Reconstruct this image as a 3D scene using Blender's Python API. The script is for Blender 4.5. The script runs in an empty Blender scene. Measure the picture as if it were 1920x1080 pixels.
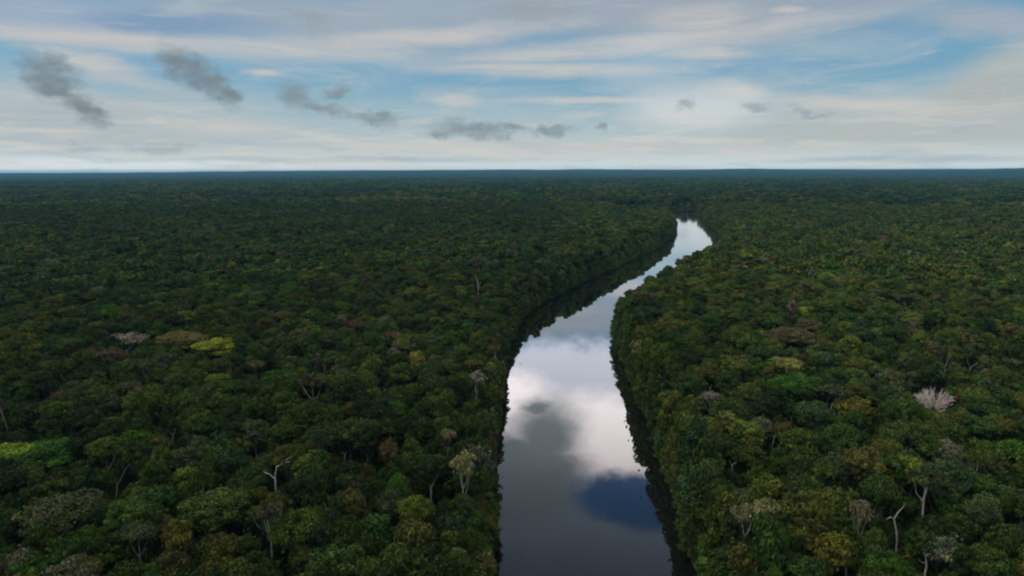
import bpy, math, random
import numpy as np
from mathutils import Vector, Matrix, Euler

SC = bpy.context.scene
COL = SC.collection
R = math.radians

# ------------------------------------------------------------------ camera
CAM_H = 120.0
FPX = 1280.0                     # focal length in pixels of the 1920 wide photograph
PITCH = math.atan((540 - 319.5) / FPX)
ROLL = R(-0.11)
cd = bpy.data.cameras.new('camera')
cd.sensor_width = 36.0
cd.lens = FPX / 1920 * 36.0
cd.clip_start = 0.5
cd.clip_end = 120000.0
cam = bpy.data.objects.new('camera', cd)
COL.objects.link(cam)
cam.matrix_world = (Matrix.Translation((0, 0, CAM_H)) @ Euler((math.pi / 2 - PITCH, 0, 0)).to_matrix().to_4x4()
                    @ Matrix.Rotation(ROLL, 4, 'Z'))
SC.camera = cam
CAM_R = np.array(cam.matrix_world.to_3x3())

def ray(px, py):
    d = CAM_R @ np.array([(px - 960) / FPX, -(py - 540) / FPX, -1.0])
    return d / np.linalg.norm(d)

def unproject(px, py, z=0.0):
    d = ray(px, py)
    t = (z - CAM_H) / d[2]
    return np.array([0, 0, CAM_H]) + t * d

def az_el(px, py):
    d = ray(px, py)
    return math.degrees(math.atan2(d[0], d[1])), math.degrees(math.asin(d[2]))

def project(P):
    """world points (n,3) -> pixel x, pixel y, depth"""
    q = (np.asarray(P, float) - np.array([0, 0, CAM_H])) @ CAM_R
    dep = -q[:, 2]
    dd = np.where(np.abs(dep) < 1e-6, 1e-6, dep)
    return 960 + FPX * q[:, 0] / dd, 540 - FPX * q[:, 1] / dd, dep

# ------------------------------------------------------------------ view
SC.view_settings.view_transform = 'Standard'
SC.view_settings.look = 'None'
SC.view_settings.gamma = 1.0
SC.view_settings.exposure = 0.0
SC.cycles.max_bounces = 5
SC.cycles.diffuse_bounces = 2
SC.cycles.glossy_bounces = 3
SC.cycles.transmission_bounces = 2
SC.cycles.transparent_max_bounces = 4
SC.cycles.volume_bounces = 0
SC.cycles.use_denoising = True
SC.cycles.filter_width = 2.1

# ------------------------------------------------------------------ sky
SUN_EL, SUN_AZ = 60.0, -72.0        # degrees; azimuth from the view direction, positive to the right
SKY_STRENGTH = 0.10
world = bpy.data.worlds.new('World')
SC.world = world
world.use_nodes = True
WN = world.node_tree
WN.nodes.clear()

class Nodes:
    """small helper that chains shader nodes like expressions"""
    def __init__(self, tree):
        self.t = tree
    def new(self, kind, **kw):
        n = self.t.nodes.new(kind)
        for k, v in kw.items():
            setattr(n, k, v)
        return n
    def put(self, sock, v):
        if hasattr(v, 'is_output'):
            self.t.links.new(v, sock)
        else:
            if hasattr(sock.default_value, '__len__') and len(sock.default_value) == 4 and len(v) == 3:
                v = (*v, 1.0)
            sock.default_value = v
    def m(self, op, a, b=0.0, c=None, clamp=False):
        n = self.new('ShaderNodeMath', operation=op, use_clamp=clamp)
        self.put(n.inputs[0], a); self.put(n.inputs[1], b)
        if c is not None:
            self.put(n.inputs[2], c)
        return n.outputs[0]
    def step(self, x, lo, hi, a=0.0, b=1.0, smooth=True):
        n = self.new('ShaderNodeMapRange', interpolation_type='SMOOTHSTEP' if smooth else 'LINEAR')
        n.clamp = True
        self.put(n.inputs[0], x)
        for i, v in zip((1, 2, 3, 4), (lo, hi, a, b)):
            self.put(n.inputs[i], v)
        return n.outputs[0]
    def noise(self, vec, scale, detail=4.0, rough=0.55, dist=0.0):
        n = self.new('ShaderNodeTexNoise')
        self.put(n.inputs['Vector'], vec)
        n.inputs['Scale'].default_value = scale
        n.inputs['Detail'].default_value = detail
        n.inputs['Roughness'].default_value = rough
        n.inputs['Distortion'].default_value = dist
        return n
    def mix(self, f, a, b, blend='MIX'):
        n = self.new('ShaderNodeMix', data_type='RGBA', blend_type=blend)
        n.clamp_factor = True
        self.put(n.inputs[0], f); self.put(n.inputs[6], a); self.put(n.inputs[7], b)
        return n.outputs[2]
    def mapping(self, vec, loc=(0, 0, 0), rot=(0, 0, 0), scale=(1, 1, 1), kind='POINT'):
        n = self.new('ShaderNodeMapping', vector_type=kind)
        self.put(n.inputs['Vector'], vec)
        if kind != 'NORMAL':
            n.inputs['Location'].default_value = loc
        n.inputs['Rotation'].default_value = rot
        n.inputs['Scale'].default_value = scale
        return n.outputs[0]
    def v(self, op, a, b=None, s=None):
        n = self.new('ShaderNodeVectorMath', operation=op)
        self.put(n.inputs[0], a)
        if b is not None:
            self.put(n.inputs[1], b)
        if s is not None:
            self.put(n.inputs['Scale'], s)
        return n.outputs['Value'] if op in ('LENGTH', 'DOT_PRODUCT', 'DISTANCE') else n.outputs[0]
    def xyz(self, x, y, z=0.0):
        n = self.new('ShaderNodeCombineXYZ')
        for i, q in enumerate((x, y, z)):
            self.put(n.inputs[i], q)
        return n.outputs[0]

def srgb(r, g, b):
    f = lambda c: c / 12.92 if c <= 0.04045 else ((c + 0.055) / 1.055) ** 2.4
    return (f(r / 255), f(g / 255), f(b / 255))

W = Nodes(WN)
gen = W.new('ShaderNodeTexCoord').outputs['Generated']
sepn = W.new('ShaderNodeSeparateXYZ')
WN.links.new(gen, sepn.inputs[0])
DX, DY, DZ = sepn.outputs
DEG = 180 / math.pi
AZ = W.m('MULTIPLY', W.m('ARCTAN2', DX, DY), DEG)
EL = W.m('MULTIPLY', W.m('ARCSINE', DZ), DEG)
P0 = W.xyz(AZ, EL)
n1 = W.noise(W.mapping(P0, scale=(1, 2.0, 1)), 0.16, 5, 0.6)
n2 = W.noise(W.mapping(P0, scale=(1, 1.6, 1)), 0.75, 4, 0.6)
w1 = W.v('SCALE', W.v('SUBTRACT', n1.outputs['Color'], (0.5, 0.5, 0.5)), s=5.0)
w2 = W.v('SCALE', W.v('SUBTRACT', n2.outputs['Color'], (0.5, 0.5, 0.5)), s=2.4)
flat = W.mapping(w1, scale=(1, 0.35, 0))
PW = W.v('ADD', P0, W.v('ADD', flat, W.mapping(w2, scale=(1, 0.7, 0))))     # for puffy clouds
PM = W.v('ADD', P0, W.v('SCALE', W.v('ADD', w1, W.mapping(w2, scale=(1, 1, 0))), s=0.42))
PS = W.v('ADD', P0, W.mapping(w1, scale=(1.3, 0.16, 0)))                      # for long streaks

def blob_deg(az, el, hw, hh, rot=0.0, soft=0.6, P=None):
    q = W.mapping(P or PW, loc=(az, el, 0), rot=(0, 0, R(rot)), scale=(hw, hh, 1), kind='TEXTURE')
    return W.step(W.v('LENGTH', W.mapping(q, scale=(1, 1, 0))), 1 + soft, 1 - soft)

def blob(px, py, hw, hh, rot=0.0, soft=0.6, P=None):
    """soft elliptical cloud mask given where it stands in the photograph (rot: degrees, clockwise positive)"""
    a, e = az_el(px, py)
    a1, _ = az_el(px + 10, py)
    _, e1 = az_el(px, py + 10)
    return blob_deg(a, e, hw * (a1 - a) / 10, hh * (e - e1) / 10, -rot, soft, P)

n3 = W.noise(W.mapping(P0, rot=(0, 0, R(-25)), scale=(1, 1.8, 1)), 0.7, 3, 0.5)
PUFF = W.step(n3.outputs[0], 0.28, 0.58, 0.75, 1.0)
def layer(base, masks, color, amount=1.0):
    m = masks[0]
    for q in masks[1:]:
        m = W.m('MAXIMUM', m, q)
    return W.mix(W.m('MULTIPLY', m, amount), base, tuple(c / SKY_STRENGTH for c in color))

sky = W.new('ShaderNodeTexSky', sky_type='NISHITA')
sky.sun_disc = False
sky.sun_elevation = R(SUN_EL)
sky.sun_rotation = R(SUN_AZ)
sky.altitude = 100
sky.air_density = 1.0
sky.dust_density = 0.6
sky.ozone_density = 2.0
C = sky.outputs[0]
# the clear blue of the photograph, deeper with height
C = W.mix(0.8, C, tuple(c / SKY_STRENGTH for c in srgb(106, 160, 188)))
C = W.mix(W.m('MULTIPLY', W.step(EL, 8.0, 14.0), 0.75), C, tuple(c / SKY_STRENGTH for c in srgb(96, 148, 190)))
C = W.mix(W.m('MULTIPLY', W.step(EL, 14.0, 28.0), 0.9), C, (0.70, 1.5, 4.2))
# milky veil towards the horizon
C = W.mix(W.step(EL, 8.0, 0.8), C, tuple(c / SKY_STRENGTH for c in srgb(182, 198, 200)))
C = layer(C, [blob(1780, 232, 500, 62, -4, 0.7, PS)], srgb(178, 186, 184), 0.9)
C = layer(C, [blob(150, 225, 420, 60, 3, 0.7, PS)], srgb(172, 184, 188), 0.85)
C = layer(C, [blob(1900, 150, 150, 60, -20, 0.6, PS)], srgb(172, 180, 178), 0.9)
C = W.mix(W.step(EL, 2.4, 0.0), C, tuple(c / SKY_STRENGTH for c in srgb(206, 219, 221)))
# thin cirrus laid out on a high flat sheet
hz = W.m('MAXIMUM', DZ, 0.02)
SHEET = W.xyz(W.m('DIVIDE', DX, hz), W.m('DIVIDE', DY, hz))
c1 = W.noise(W.mapping(P0, scale=(0.22, 1.0, 1)), 0.34, 6, 0.62, 0.6)
cir = W.step(c1.outputs[0], 0.40, 0.68)
cir = W.m('MULTIPLY', cir, W.step(EL, 0.6, 3.0))
C = layer(C, [cir], srgb(196, 199, 199), 0.36)
# broad grey cloud deck along the top of the photograph
C = layer(C, [blob(640, 40, 330, 46, 3, 0.6, PS), blob(950, 20, 420, 40, 0, 0.6, PS)], srgb(160, 172, 184), 0.85)
C = layer(C, [blob(90, 30, 260, 45, 2, 0.7, PS)], srgb(166, 178, 194), 0.7)
C = layer(C, [blob(330, 45, 150, 22, -3, 0.7, PS)], srgb(122, 152, 184), 0.75)
C = layer(C, [blob(1340, 25, 330, 55, 2, 0.7, PS), blob(1560, 5, 400, 18, 1, 0.7, PS)], srgb(158, 168, 180), 0.8)
C = layer(C, [blob(1860, 45, 130, 26, 12, 0.7, PS)], srgb(168, 176, 184), 0.8)
# bright streaks
ws = W.noise(W.mapping(P0, rot=(0, 0, R(4)), scale=(0.10, 1.0, 1)), 1.5, 6, 0.62, 0.9)
WISP = W.step(ws.outputs[0], 0.32, 0.64, 0.6, 1.0)
wl = W.noise(W.mapping(P0, rot=(0, 0, R(-9)), scale=(0.14, 1.0, 1)), 0.8, 6, 0.6, 1.4)
WL = W.m('MULTIPLY', W.step(wl.outputs[0], 0.50, 0.72), W.step(EL, 1.0, 5.0))
C = layer(C, [WL], srgb(190, 196, 200), 0.35)
ST = [blob(330, 83, 520, 17, 0, 0.7, PS), blob(760, 72, 260, 16, -5, 0.7, PS), blob(180, 122, 130, 22, 14, 0.7, PS),
      blob(1200, 82, 380, 17, -4, 0.7, PS), blob(1310, 35, 80, 24, 0, 0.8, PS), blob(1320, 100, 70, 12, 4, 0.7, PS),
      blob(1010, 130, 190, 13, 1, 0.7, PS), blob(490, 134, 36, 6, 0, 0.7, PS), blob(1480, 21, 36, 7, 2, 0.7, PS)]
C = layer(C, ST, srgb(197, 196, 194), W.m('MULTIPLY', WISP, 0.9))
C = layer(C, [blob(1090, 187, 130, 6, 0, 0.7, PS), blob(845, 187, 40, 10, 0, 0.7, PS), blob(430, 236, 80, 14, 0, 0.7, PS),
              blob(1390, 172, 60, 14, 12, 0.8, PS), blob(960, 280, 420, 16, 0, 0.8, PS), blob(120, 252, 50, 9, 0, 0.8, PS),
              blob(1600, 195, 160, 14, 6, 0.8, PS)], srgb(204, 201, 196), W.m('MULTIPLY', WISP, 0.75))
C = layer(C, [blob(180, 311, 420, 12, 0, 0.8, PS)], srgb(226, 232, 232), 0.7)
C = layer(C, [blob(310, 276, 55, 9, 2, 0.7), blob(145, 274, 46, 8, 0, 0.7), blob(650, 299, 300, 5, 0, 0.8, PS),
              blob(1700, 299, 240, 6, 0, 0.8, PS)], srgb(160, 176, 182), 0.7)
lw_ = W.noise(W.mapping(P0, scale=(0.09, 1.0, 1)), 1.3, 5, 0.6, 0.8)
LOWW = W.m('MULTIPLY', W.step(lw_.outputs[0], 0.46, 0.66), W.step(EL, 6.5, 2.5))
C = layer(C, [LOWW], srgb(210, 208, 202), 0.6)
lg_ = W.noise(W.mapping(P0, loc=(7, 3, 0), scale=(0.12, 1.0, 1)), 1.1, 5, 0.6, 0.8)
C = layer(C, [W.m('MULTIPLY', W.step(lg_.outputs[0], 0.50, 0.70), W.step(EL, 6.0, 2.5))], srgb(168, 184, 190), 0.5)
C = layer(C, [blob_deg(14.5, 4.8, 4.6, 1.5, 0, 0.8, PS)], srgb(226, 224, 219), 0.62)  # extra sky brightness, added so the far river mirrors lighter
C = layer(C, [blob_deg(11.0, 8.0, 3.4, 2.0, 0, 0.9, PS)], srgb(204, 209, 214), 0.35)  # added likewise, to whiten the mirrored strait
# small dark cumulus under the sheet
C = layer(C, [blob(85, 134, 46, 30, 30, 0.75), blob(122, 160, 52, 26, 40, 0.75), blob(166, 200, 40, 22, 44, 0.75),
              blob(345, 122, 38, 22, 38, 0.75), blob(375, 146, 46, 26, 30, 0.75), blob(418, 174, 32, 17, 26, 0.75)], srgb(122, 135, 143), W.m('MULTIPLY', PUFF, 0.95))
C = layer(C, [blob(562, 180, 32, 25, 30, 0.75), blob(612, 207, 42, 9, 4, 0.75), blob(697, 222, 42, 12, 6, 0.75), blob(642, 172, 18, 15, 0, 0.7),
              blob(880, 244, 66, 14, 2, 0.75), blob(965, 243, 34, 9, 0, 0.75), blob(1041, 245, 32, 11, 0, 0.75), blob(830, 250, 22, 8, 16, 0.85), blob(1122, 243, 9, 7, 0, 0.75)],
          srgb(130, 146, 154), W.m('MULTIPLY', PUFF, 0.88))
C = layer(C, [blob(1297, 197, 18, 10, 0, 0.75), blob(1415, 202, 22, 9, -6, 0.75), blob(1515, 216, 26, 6, 18, 0.85), blob(990, 16, 62, 26, 0, 0.8), blob(575, 36, 34, 12, 16, 0.95)],
          srgb(150, 162, 168), W.m('MULTIPLY', PUFF, 0.72))
# higher than the photograph shows: what the river mirrors, and what lights the forest
big = W.noise(W.mapping(P0, scale=(1, 1.8, 1)), 0.075, 6, 0.55, 0.3)
deck = W.step(EL, 14.2, 17.0)
C = W.mix(W.m('MULTIPLY', deck, W.step(big.outputs[0], 0.36, 0.50)), C, (7.4, 7.7, 8.6))
C = W.mix(W.m('MULTIPLY', W.step(EL, 26.0, 34.0), W.step(big.outputs[0], 0.40, 0.60)), C, (8.0, 8.0, 7.7))
C = layer(C, [blob_deg(9, 16.9, 22, 2.4, 0, 0.4)], (0.98, 1.02, 1.16), 0.9)
C = layer(C, [blob_deg(8, 21.8, 9, 3.3, 0, 0.45), blob_deg(-2, 19.0, 6, 2.0, 0, 0.5)], (1.95, 1.80, 1.82), 1.0)
C = layer(C, [blob_deg(0, 34, 26, 8.6, 0, 0.16, PM)], (0.27, 0.35, 0.45), 0.97)
C = layer(C, [blob_deg(3.0, 21.9, 3.0, 2.7, -30, 0.6, PM), blob_deg(0.6, 23.2, 3.4, 1.5, 0, 0.6, PM), blob_deg(2.4, 19.6, 1.5, 0.8, 0, 0.8, PM), blob_deg(-1.5, 26.0, 7.5, 3.2, 0, 0.35, PM), blob_deg(2.5, 24.6, 4.2, 2.4, 0, 0.5, PM)],
          (0.25, 0.31, 0.345), 0.95)
C = layer(C, [blob_deg(11.2, 26.7, 5.4, 2.0, 3, 0.3, PM)], (0.052, 0.15, 0.36), 0.95)
bg = W.new('ShaderNodeBackground')
WN.links.new(C, bg.inputs['Color'])
bg.inputs['Strength'].default_value = SKY_STRENGTH
wo = W.new('ShaderNodeOutputWorld')
WN.links.new(bg.outputs[0], wo.inputs['Surface'])

# ------------------------------------------------------------------ sun (veiled by thin cloud)
sd = bpy.data.lights.new('sun', 'SUN')
sd.energy = 1.5
sd.angle = R(10)
sd.color = (1.0, 0.93, 0.80)
sun = bpy.data.objects.new('sun', sd)
COL.objects.link(sun)
sv = Vector((math.sin(R(SUN_AZ)) * math.cos(R(SUN_EL)), math.cos(R(SUN_AZ)) * math.cos(R(SUN_EL)), math.sin(R(SUN_EL))))
sun.rotation_euler = sv.to_track_quat('Z', 'Y').to_euler()
sun.location = (0, 0, 400)

# ------------------------------------------------------------------ small helpers
rng = np.random.default_rng(11)
random.seed(5)

def mesh_obj(name, me, mats=(), parent=None, link=True):
    for m in mats:
        me.materials.append(m)
    o = bpy.data.objects.new(name, me)
    if link:
        COL.objects.link(o)
    if parent is not None:
        o.parent = parent
    return o

def tag(o, label=None, cat=None, group=None, kind=None):
    for k, v in (('label', label), ('category', cat), ('group', group), ('kind', kind)):
        if v:
            o[k] = v
    return o

def mesh_from(name, V, F, mat_idx=None, smooth=False):
    """V (n,3), F (m,4) or (m,3) arrays"""
    me = bpy.data.meshes.new(name)
    V = np.asarray(V, np.float32); F = np.asarray(F, np.int32)
    k = F.shape[1]
    me.vertices.add(len(V)); me.vertices.foreach_set('co', V.ravel())
    me.loops.add(F.size); me.loops.foreach_set('vertex_index', F.ravel())
    me.polygons.add(len(F))
    me.polygons.foreach_set('loop_start', np.arange(0, F.size, k, dtype=np.int32))
    me.polygons.foreach_set('loop_total', np.full(len(F), k, np.int32))
    if mat_idx is not None:
        me.polygons.foreach_set('material_index', np.asarray(mat_idx, np.int32))
    me.polygons.foreach_set('use_smooth', np.full(len(F), smooth))
    me.update(calc_edges=True)
    return me

def new_mat(name):
    m = bpy.data.materials.new(name)
    m.use_nodes = True
    m.node_tree.nodes.clear()
    N = Nodes(m.node_tree)
    return m, N, N.new('ShaderNodeOutputMaterial')

# ------------------------------------------------------------------ materials
def leaf_material():
    m, N, out = new_mat('leaves')
    at = N.new('ShaderNodeAttribute', attribute_type='INSTANCER', attribute_name='tint')
    va = N.new('ShaderNodeAttribute', attribute_type='GEOMETRY', attribute_name='leafvar')
    tc = N.new('ShaderNodeTexCoord')
    nz = N.noise(tc.outputs['Object'], 0.35, 2)
    f = N.m('MULTIPLY', N.step(nz.outputs[0], 0.3, 0.7, 0.75, 1.2), va.outputs['Fac'])
    col = N.v('SCALE', at.outputs['Color'], s=f)
    # young leaves a little yellower
    col = N.mix(N.step(va.outputs['Fac'], 1.0, 1.5, 0.0, 0.5), col, N.v('MULTIPLY', col, (1.25, 1.12, 0.7)))
    b = N.new('ShaderNodeBsdfPrincipled')
    N.put(b.inputs['Base Color'], col)
    b.inputs['Roughness'].default_value = 0.6
    b.inputs['Specular IOR Level'].default_value = 0.06
    t = N.new('ShaderNodeBsdfTranslucent')
    N.put(t.inputs['Color'], N.v('MULTIPLY', col, (1.1, 1.2, 0.6)))
    mx = N.new('ShaderNodeMixShader')
    mx.inputs[0].default_value = 0.16
    N.put(mx.inputs[1], b.outputs[0]); N.put(mx.inputs[2], t.outputs[0])
    N.put(out.inputs['Surface'], mx.outputs[0])
    return m

def bark_material():
    m, N, out = new_mat('bark')
    at = N.new('ShaderNodeAttribute', attribute_type='INSTANCER', attribute_name='bark')
    tc = N.new('ShaderNodeTexCoord')
    nz = N.noise(N.mapping(tc.outputs['Object'], scale=(2, 2, 0.5)), 1.5, 4)
    col = N.v('SCALE', at.outputs['Color'], s=N.step(nz.outputs[0], 0.3, 0.7, 0.6, 1.15))
    b = N.new('ShaderNodeBsdfPrincipled')
    N.put(b.inputs['Base Color'], col)
    b.inputs['Roughness'].default_value = 0.85
    N.put(out.inputs['Surface'], b.outputs[0])
    return m

def ground_material():
    m, N, out = new_mat('forest_floor')
    tc = N.new('ShaderNodeTexCoord')
    nz = N.noise(tc.outputs['Object'], 0.08, 6)
    col = N.mix(nz.outputs[0], (0.018, 0.016, 0.010), (0.030, 0.036, 0.016))
    b = N.new('ShaderNodeBsdfPrincipled')
    N.put(b.inputs['Base Color'], col)
    b.inputs['Roughness'].default_value = 0.9
    N.put(out.inputs['Surface'], b.outputs[0])
    return m

def canopy_material():
    m, N, out = new_mat('far_canopy')
    tc = N.new('ShaderNodeTexCoord')
    a = N.noise(tc.outputs['Object'], 0.012, 5, 0.7)
    c = N.noise(N.mapping(tc.outputs['Object'], scale=(1, 0.35, 1)), 0.0011, 4, 0.6)
    col = N.mix(N.step(a.outputs[0], 0.35, 0.65), (0.010, 0.018, 0.008), (0.030, 0.044, 0.018))
    col = N.mix(N.step(c.outputs[0], 0.4, 0.65, 0.0, 0.5), col, (0.012, 0.022, 0.012))
    b = N.new('ShaderNodeBsdfDiffuse')
    N.put(b.inputs['Color'], col)
    N.put(out.inputs['Surface'], b.outputs[0])
    return m

def water_material():
    m, N, out = new_mat('river_water')
    geo = N.new('ShaderNodeNewGeometry')
    pos = geo.outputs['Position']
    lw = N.new('ShaderNodeLayerWeight')
    lw.inputs['Blend'].default_value = 0.5
    f = lw.outputs['Facing']                     # 1 - cos(incidence), on the undisturbed surface
    refl = N.m('MULTIPLY_ADD', N.m('POWER', N.step(f, 0.44, 0.92, 0.0, 1.0, smooth=False), 1.3), 0.94, 0.06)
    rp = N.noise(N.mapping(pos, scale=(1, 1, 1)), 0.22, 4, 0.55)
    swell = N.noise(N.mapping(pos, scale=(1, 0.6, 1)), 0.03, 2)
    bp = N.new('ShaderNodeBump')
    bp.inputs['Strength'].default_value = 0.02
    bp.inputs['Distance'].default_value = 0.3
    N.put(bp.inputs['Height'], N.m('MULTIPLY', rp.outputs[0], N.step(swell.outputs[0], 0.4, 0.7)))
    sp = N.new('ShaderNodeSeparateXYZ')
    N.put(sp.inputs[0], pos)
    # the far reach is ruffled by wind
    rough = N.step(sp.outputs[1], 800, 1300, 0.015, 0.06)
    g = N.new('ShaderNodeBsdfGlossy')
    g.inputs['Color'].default_value = (1, 1, 1, 1)
    N.put(g.inputs['Roughness'], rough)
    N.put(g.inputs['Normal'], bp.outputs[0])
    d = N.new('ShaderNodeBsdfDiffuse')
    d.inputs['Color'].default_value = (0.006, 0.006, 0.005, 1)   # black tannin water
    mx = N.new('ShaderNodeMixShader')
    N.put(mx.inputs[0], refl); N.put(mx.inputs[1], d.outputs[0]); N.put(mx.inputs[2], g.outputs[0])
    N.put(out.inputs['Surface'], mx.outputs[0])
    return m

M_LEAF, M_BARK, M_GROUND, M_CANOPY, M_WATER = leaf_material(), bark_material(), ground_material(), canopy_material(), water_material()

# ------------------------------------------------------------------ the river's banks (traced at the water line)
LEFT_PX = [(908, 1260), (916, 1080), (921, 950), (928, 840), (936, 760), (943, 700), (952, 652), (970, 612), (1000, 580), (1060, 547), (1130, 515),
           (1200, 482), (1245, 457), (1262, 442), (1266, 430), (1258, 420), (1236, 413), (1190, 408)]
RIGHT_PX = [(1410, 1260), (1314, 1080), (1280, 980), (1247, 890), (1222, 820), (1193, 740), (1168, 680), (1154, 646), (1160, 622), (1190, 594), (1236, 562), (1294, 526),
            (1340, 495), (1356, 474), (1352, 452), (1338, 431), (1316, 408), (1300, 397), (1250, 393.5), (1190, 390)]
def bank(px):
    return [tuple(unproject(x, y, 0.0)[:2]) for x, y in px]
LB, RB = bank(LEFT_PX), bank(RIGHT_PX)
def smooth_line(pts, step=6.0):
    pts = np.array(pts)
    out = []
    n = len(pts)
    for i in range(n - 1):
        p0, p1, p2, p3 = pts[max(i - 1, 0)], pts[i], pts[i + 1], pts[min(i + 2, n - 1)]
        k = max(2, int(np.linalg.norm(p2 - p1) / step))
        for t in np.linspace(0, 1, k, endpoint=False):
            out.append(0.5 * ((2 * p1) + (-p0 + p2) * t + (2 * p0 - 5 * p1 + 4 * p2 - p3) * t ** 2 + (-p0 + 3 * p1 - 3 * p2 + p3) * t ** 3))
    out.append(pts[-1])
    return np.array(out)
LS, RS = smooth_line(LB), smooth_line(RB)
# irregular shore
def ragged(L, seed, amp=2.2):
    r = np.random.default_rng(seed)
    n = len(L)
    k = np.convolve(r.normal(0, 1, n + 8), np.ones(5) / 5, 'same')[4:-4] * amp
    k[:2] = 0
    tan = np.gradient(L, axis=0)
    nor = np.stack([-tan[:, 1], tan[:, 0]], 1) / np.linalg.norm(tan, axis=1)[:, None]
    return L + nor * k[:, None]
LS, RS = ragged(LS, 3), ragged(RS, 4)
RIVER = np.array([(LS[0][0] - 6, -500)] + list(map(tuple, LS)) + [(LS[-1][0] - 50, LS[-1][1] + 20), (RS[-1][0] - 50, RS[-1][1] - 10)]
                 + list(map(tuple, RS[::-1])) + [(RS[0][0] + 14, 60), (RS[0][0] + 10, -500)])

def river_dist(X, Y, maxd=None):
    """signed distance to the shore, negative on the water"""
    X = np.asarray(X, float); Y = np.asarray(Y, float)
    A = RIVER; B = np.roll(RIVER, -1, 0)
    best = np.full(X.shape, 1e18); inside = np.zeros(X.shape, bool)
    for (ax, ay), (bx, by) in zip(A, B):
        dx, dy = bx - ax, by - ay
        L2 = dx * dx + dy * dy
        if L2 < 1e-9:
            continue
        t = np.clip(((X - ax) * dx + (Y - ay) * dy) / L2, 0, 1)
        best = np.minimum(best, (X - ax - t * dx) ** 2 + (Y - ay - t * dy) ** 2)
        c = ((ay > Y) != (by > Y))
        if dy != 0:
            inside ^= c & (X < dx * (Y - ay) / dy + ax)
    d = np.sqrt(best)
    return np.where(inside, -d, d)

# ------------------------------------------------------------------ ground and water
def polar_sheet(r0, r1, nr, na, a0, a1):
    rr = r0 * (r1 / r0) ** np.linspace(0, 1, nr)
    aa = np.radians(np.linspace(a0, a1, na))
    Rr, Aa = np.meshgrid(rr, aa, indexing='ij')
    idx = np.arange(nr * na).reshape(nr, na)
    F = np.stack([idx[:-1, :-1].ravel(), idx[1:, :-1].ravel(), idx[1:, 1:].ravel(), idx[:-1, 1:].ravel()], 1)
    return Rr * np.sin(Aa), Rr * np.cos(Aa), F[:, ::-1]

def wave(X, Y, seed, scale, octaves=4):
    r = np.random.default_rng(seed)
    out = np.zeros_like(X); amp = 1.0
    for o in range(octaves):
        for _ in range(4):
            th = r.uniform(0, 2 * math.pi); k = 2 * math.pi / (scale / 2 ** o) * r.uniform(0.7, 1.3)
            out += amp * np.sin(k * (X * math.cos(th) + Y * math.sin(th)) + r.uniform(0, 6.28)) / 4
        amp *= 0.55
    return out

X, Y, F = polar_sheet(2.0, 38000.0, 330, 641, -180, 180)
d = river_dist(X, Y)
Z = np.clip(d * 0.45, -3.0, 1.4) + 0.35 * wave(X, Y, 1, 90) * np.clip(d / 10, 0, 1)
g = mesh_obj('ground', mesh_from('ground', np.stack([X, Y, Z], -1).reshape(-1, 3), F, smooth=True), [M_GROUND])
tag(g, kind='structure')

wx0, wx1 = RIVER[:, 0].min() - 10, RIVER[:, 0].max() + 10
wy0, wy1 = -480.0, RIVER[:, 1].max() + 20
gx, gy = np.meshgrid(np.linspace(wx0, wx1, 40), np.linspace(wy0, wy1, 120), indexing='ij')
idx = np.arange(gx.size).reshape(gx.shape)
WF = np.stack([idx[:-1, :-1].ravel(), idx[1:, :-1].ravel(), idx[1:, 1:].ravel(), idx[:-1, 1:].ravel()], 1)
w = mesh_obj('river', mesh_from('river', np.stack([gx, gy, np.zeros_like(gx)], -1).reshape(-1, 3), WF), [M_WATER])
tag(w, kind='structure')

# forest beyond the last tree that can be told apart, with low hills at the horizon
FAR0 = 7600.0
X, Y, F = polar_sheet(FAR0, 36000.0, 150, 500, -56, 56)
rad = np.hypot(X, Y); azd = np.degrees(np.arctan2(X, Y))
hill = np.clip((rad - 11000) / 9000, 0, 1) * (34 * (wave(X, Y, 9, 7000, 3) + 0.6) + 85 / (1 + np.exp(-(azd + 21) / 5)))
Z = 17 + 4.5 * rng.normal(0, 1, X.shape) * np.clip(1 - (rad - FAR0) / 20000, 0.2, 1) + hill + 3 * wave(X, Y, 8, 700, 3)
fs = mesh_obj('distant_forest', mesh_from('distant_forest', np.stack([X, Y, Z], -1).reshape(-1, 3), F, smooth=False), [M_CANOPY])
tag(fs, 'hazy blue green forest reaching the horizon', 'forest', kind='stuff')

# ------------------------------------------------------------------ tree meshes
def leaf_cards(centers, normals, size, r, jitter=0.38, aspect=1.0):
    """one small folded leaf spray per center: two triangles-pairs are a quad bent along its diagonal"""
    n = len(centers)
    nn = normals + r.normal(0, jitter, (n, 3))
    nn /= np.linalg.norm(nn, axis=1)[:, None] + 1e-9
    a = r.normal(0, 1, (n, 3))
    u = np.cross(nn, a); u /= np.linalg.norm(u, axis=1)[:, None] + 1e-9
    v = np.cross(nn, u)
    s = (size * r.uniform(0.6, 1.4, n))[:, None]
    w_ = s * r.uniform(0.55, 1.0, n)[:, None]
    lift = nn * s * r.uniform(-0.1, 0.25, n)[:, None]
    V = np.stack([centers - u * s, centers - v * w_ + lift, centers + u * s, centers + v * w_ + lift], 1).reshape(-1, 3)
    Fq = np.arange(4 * n).reshape(n, 4)
    return V, Fq

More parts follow.
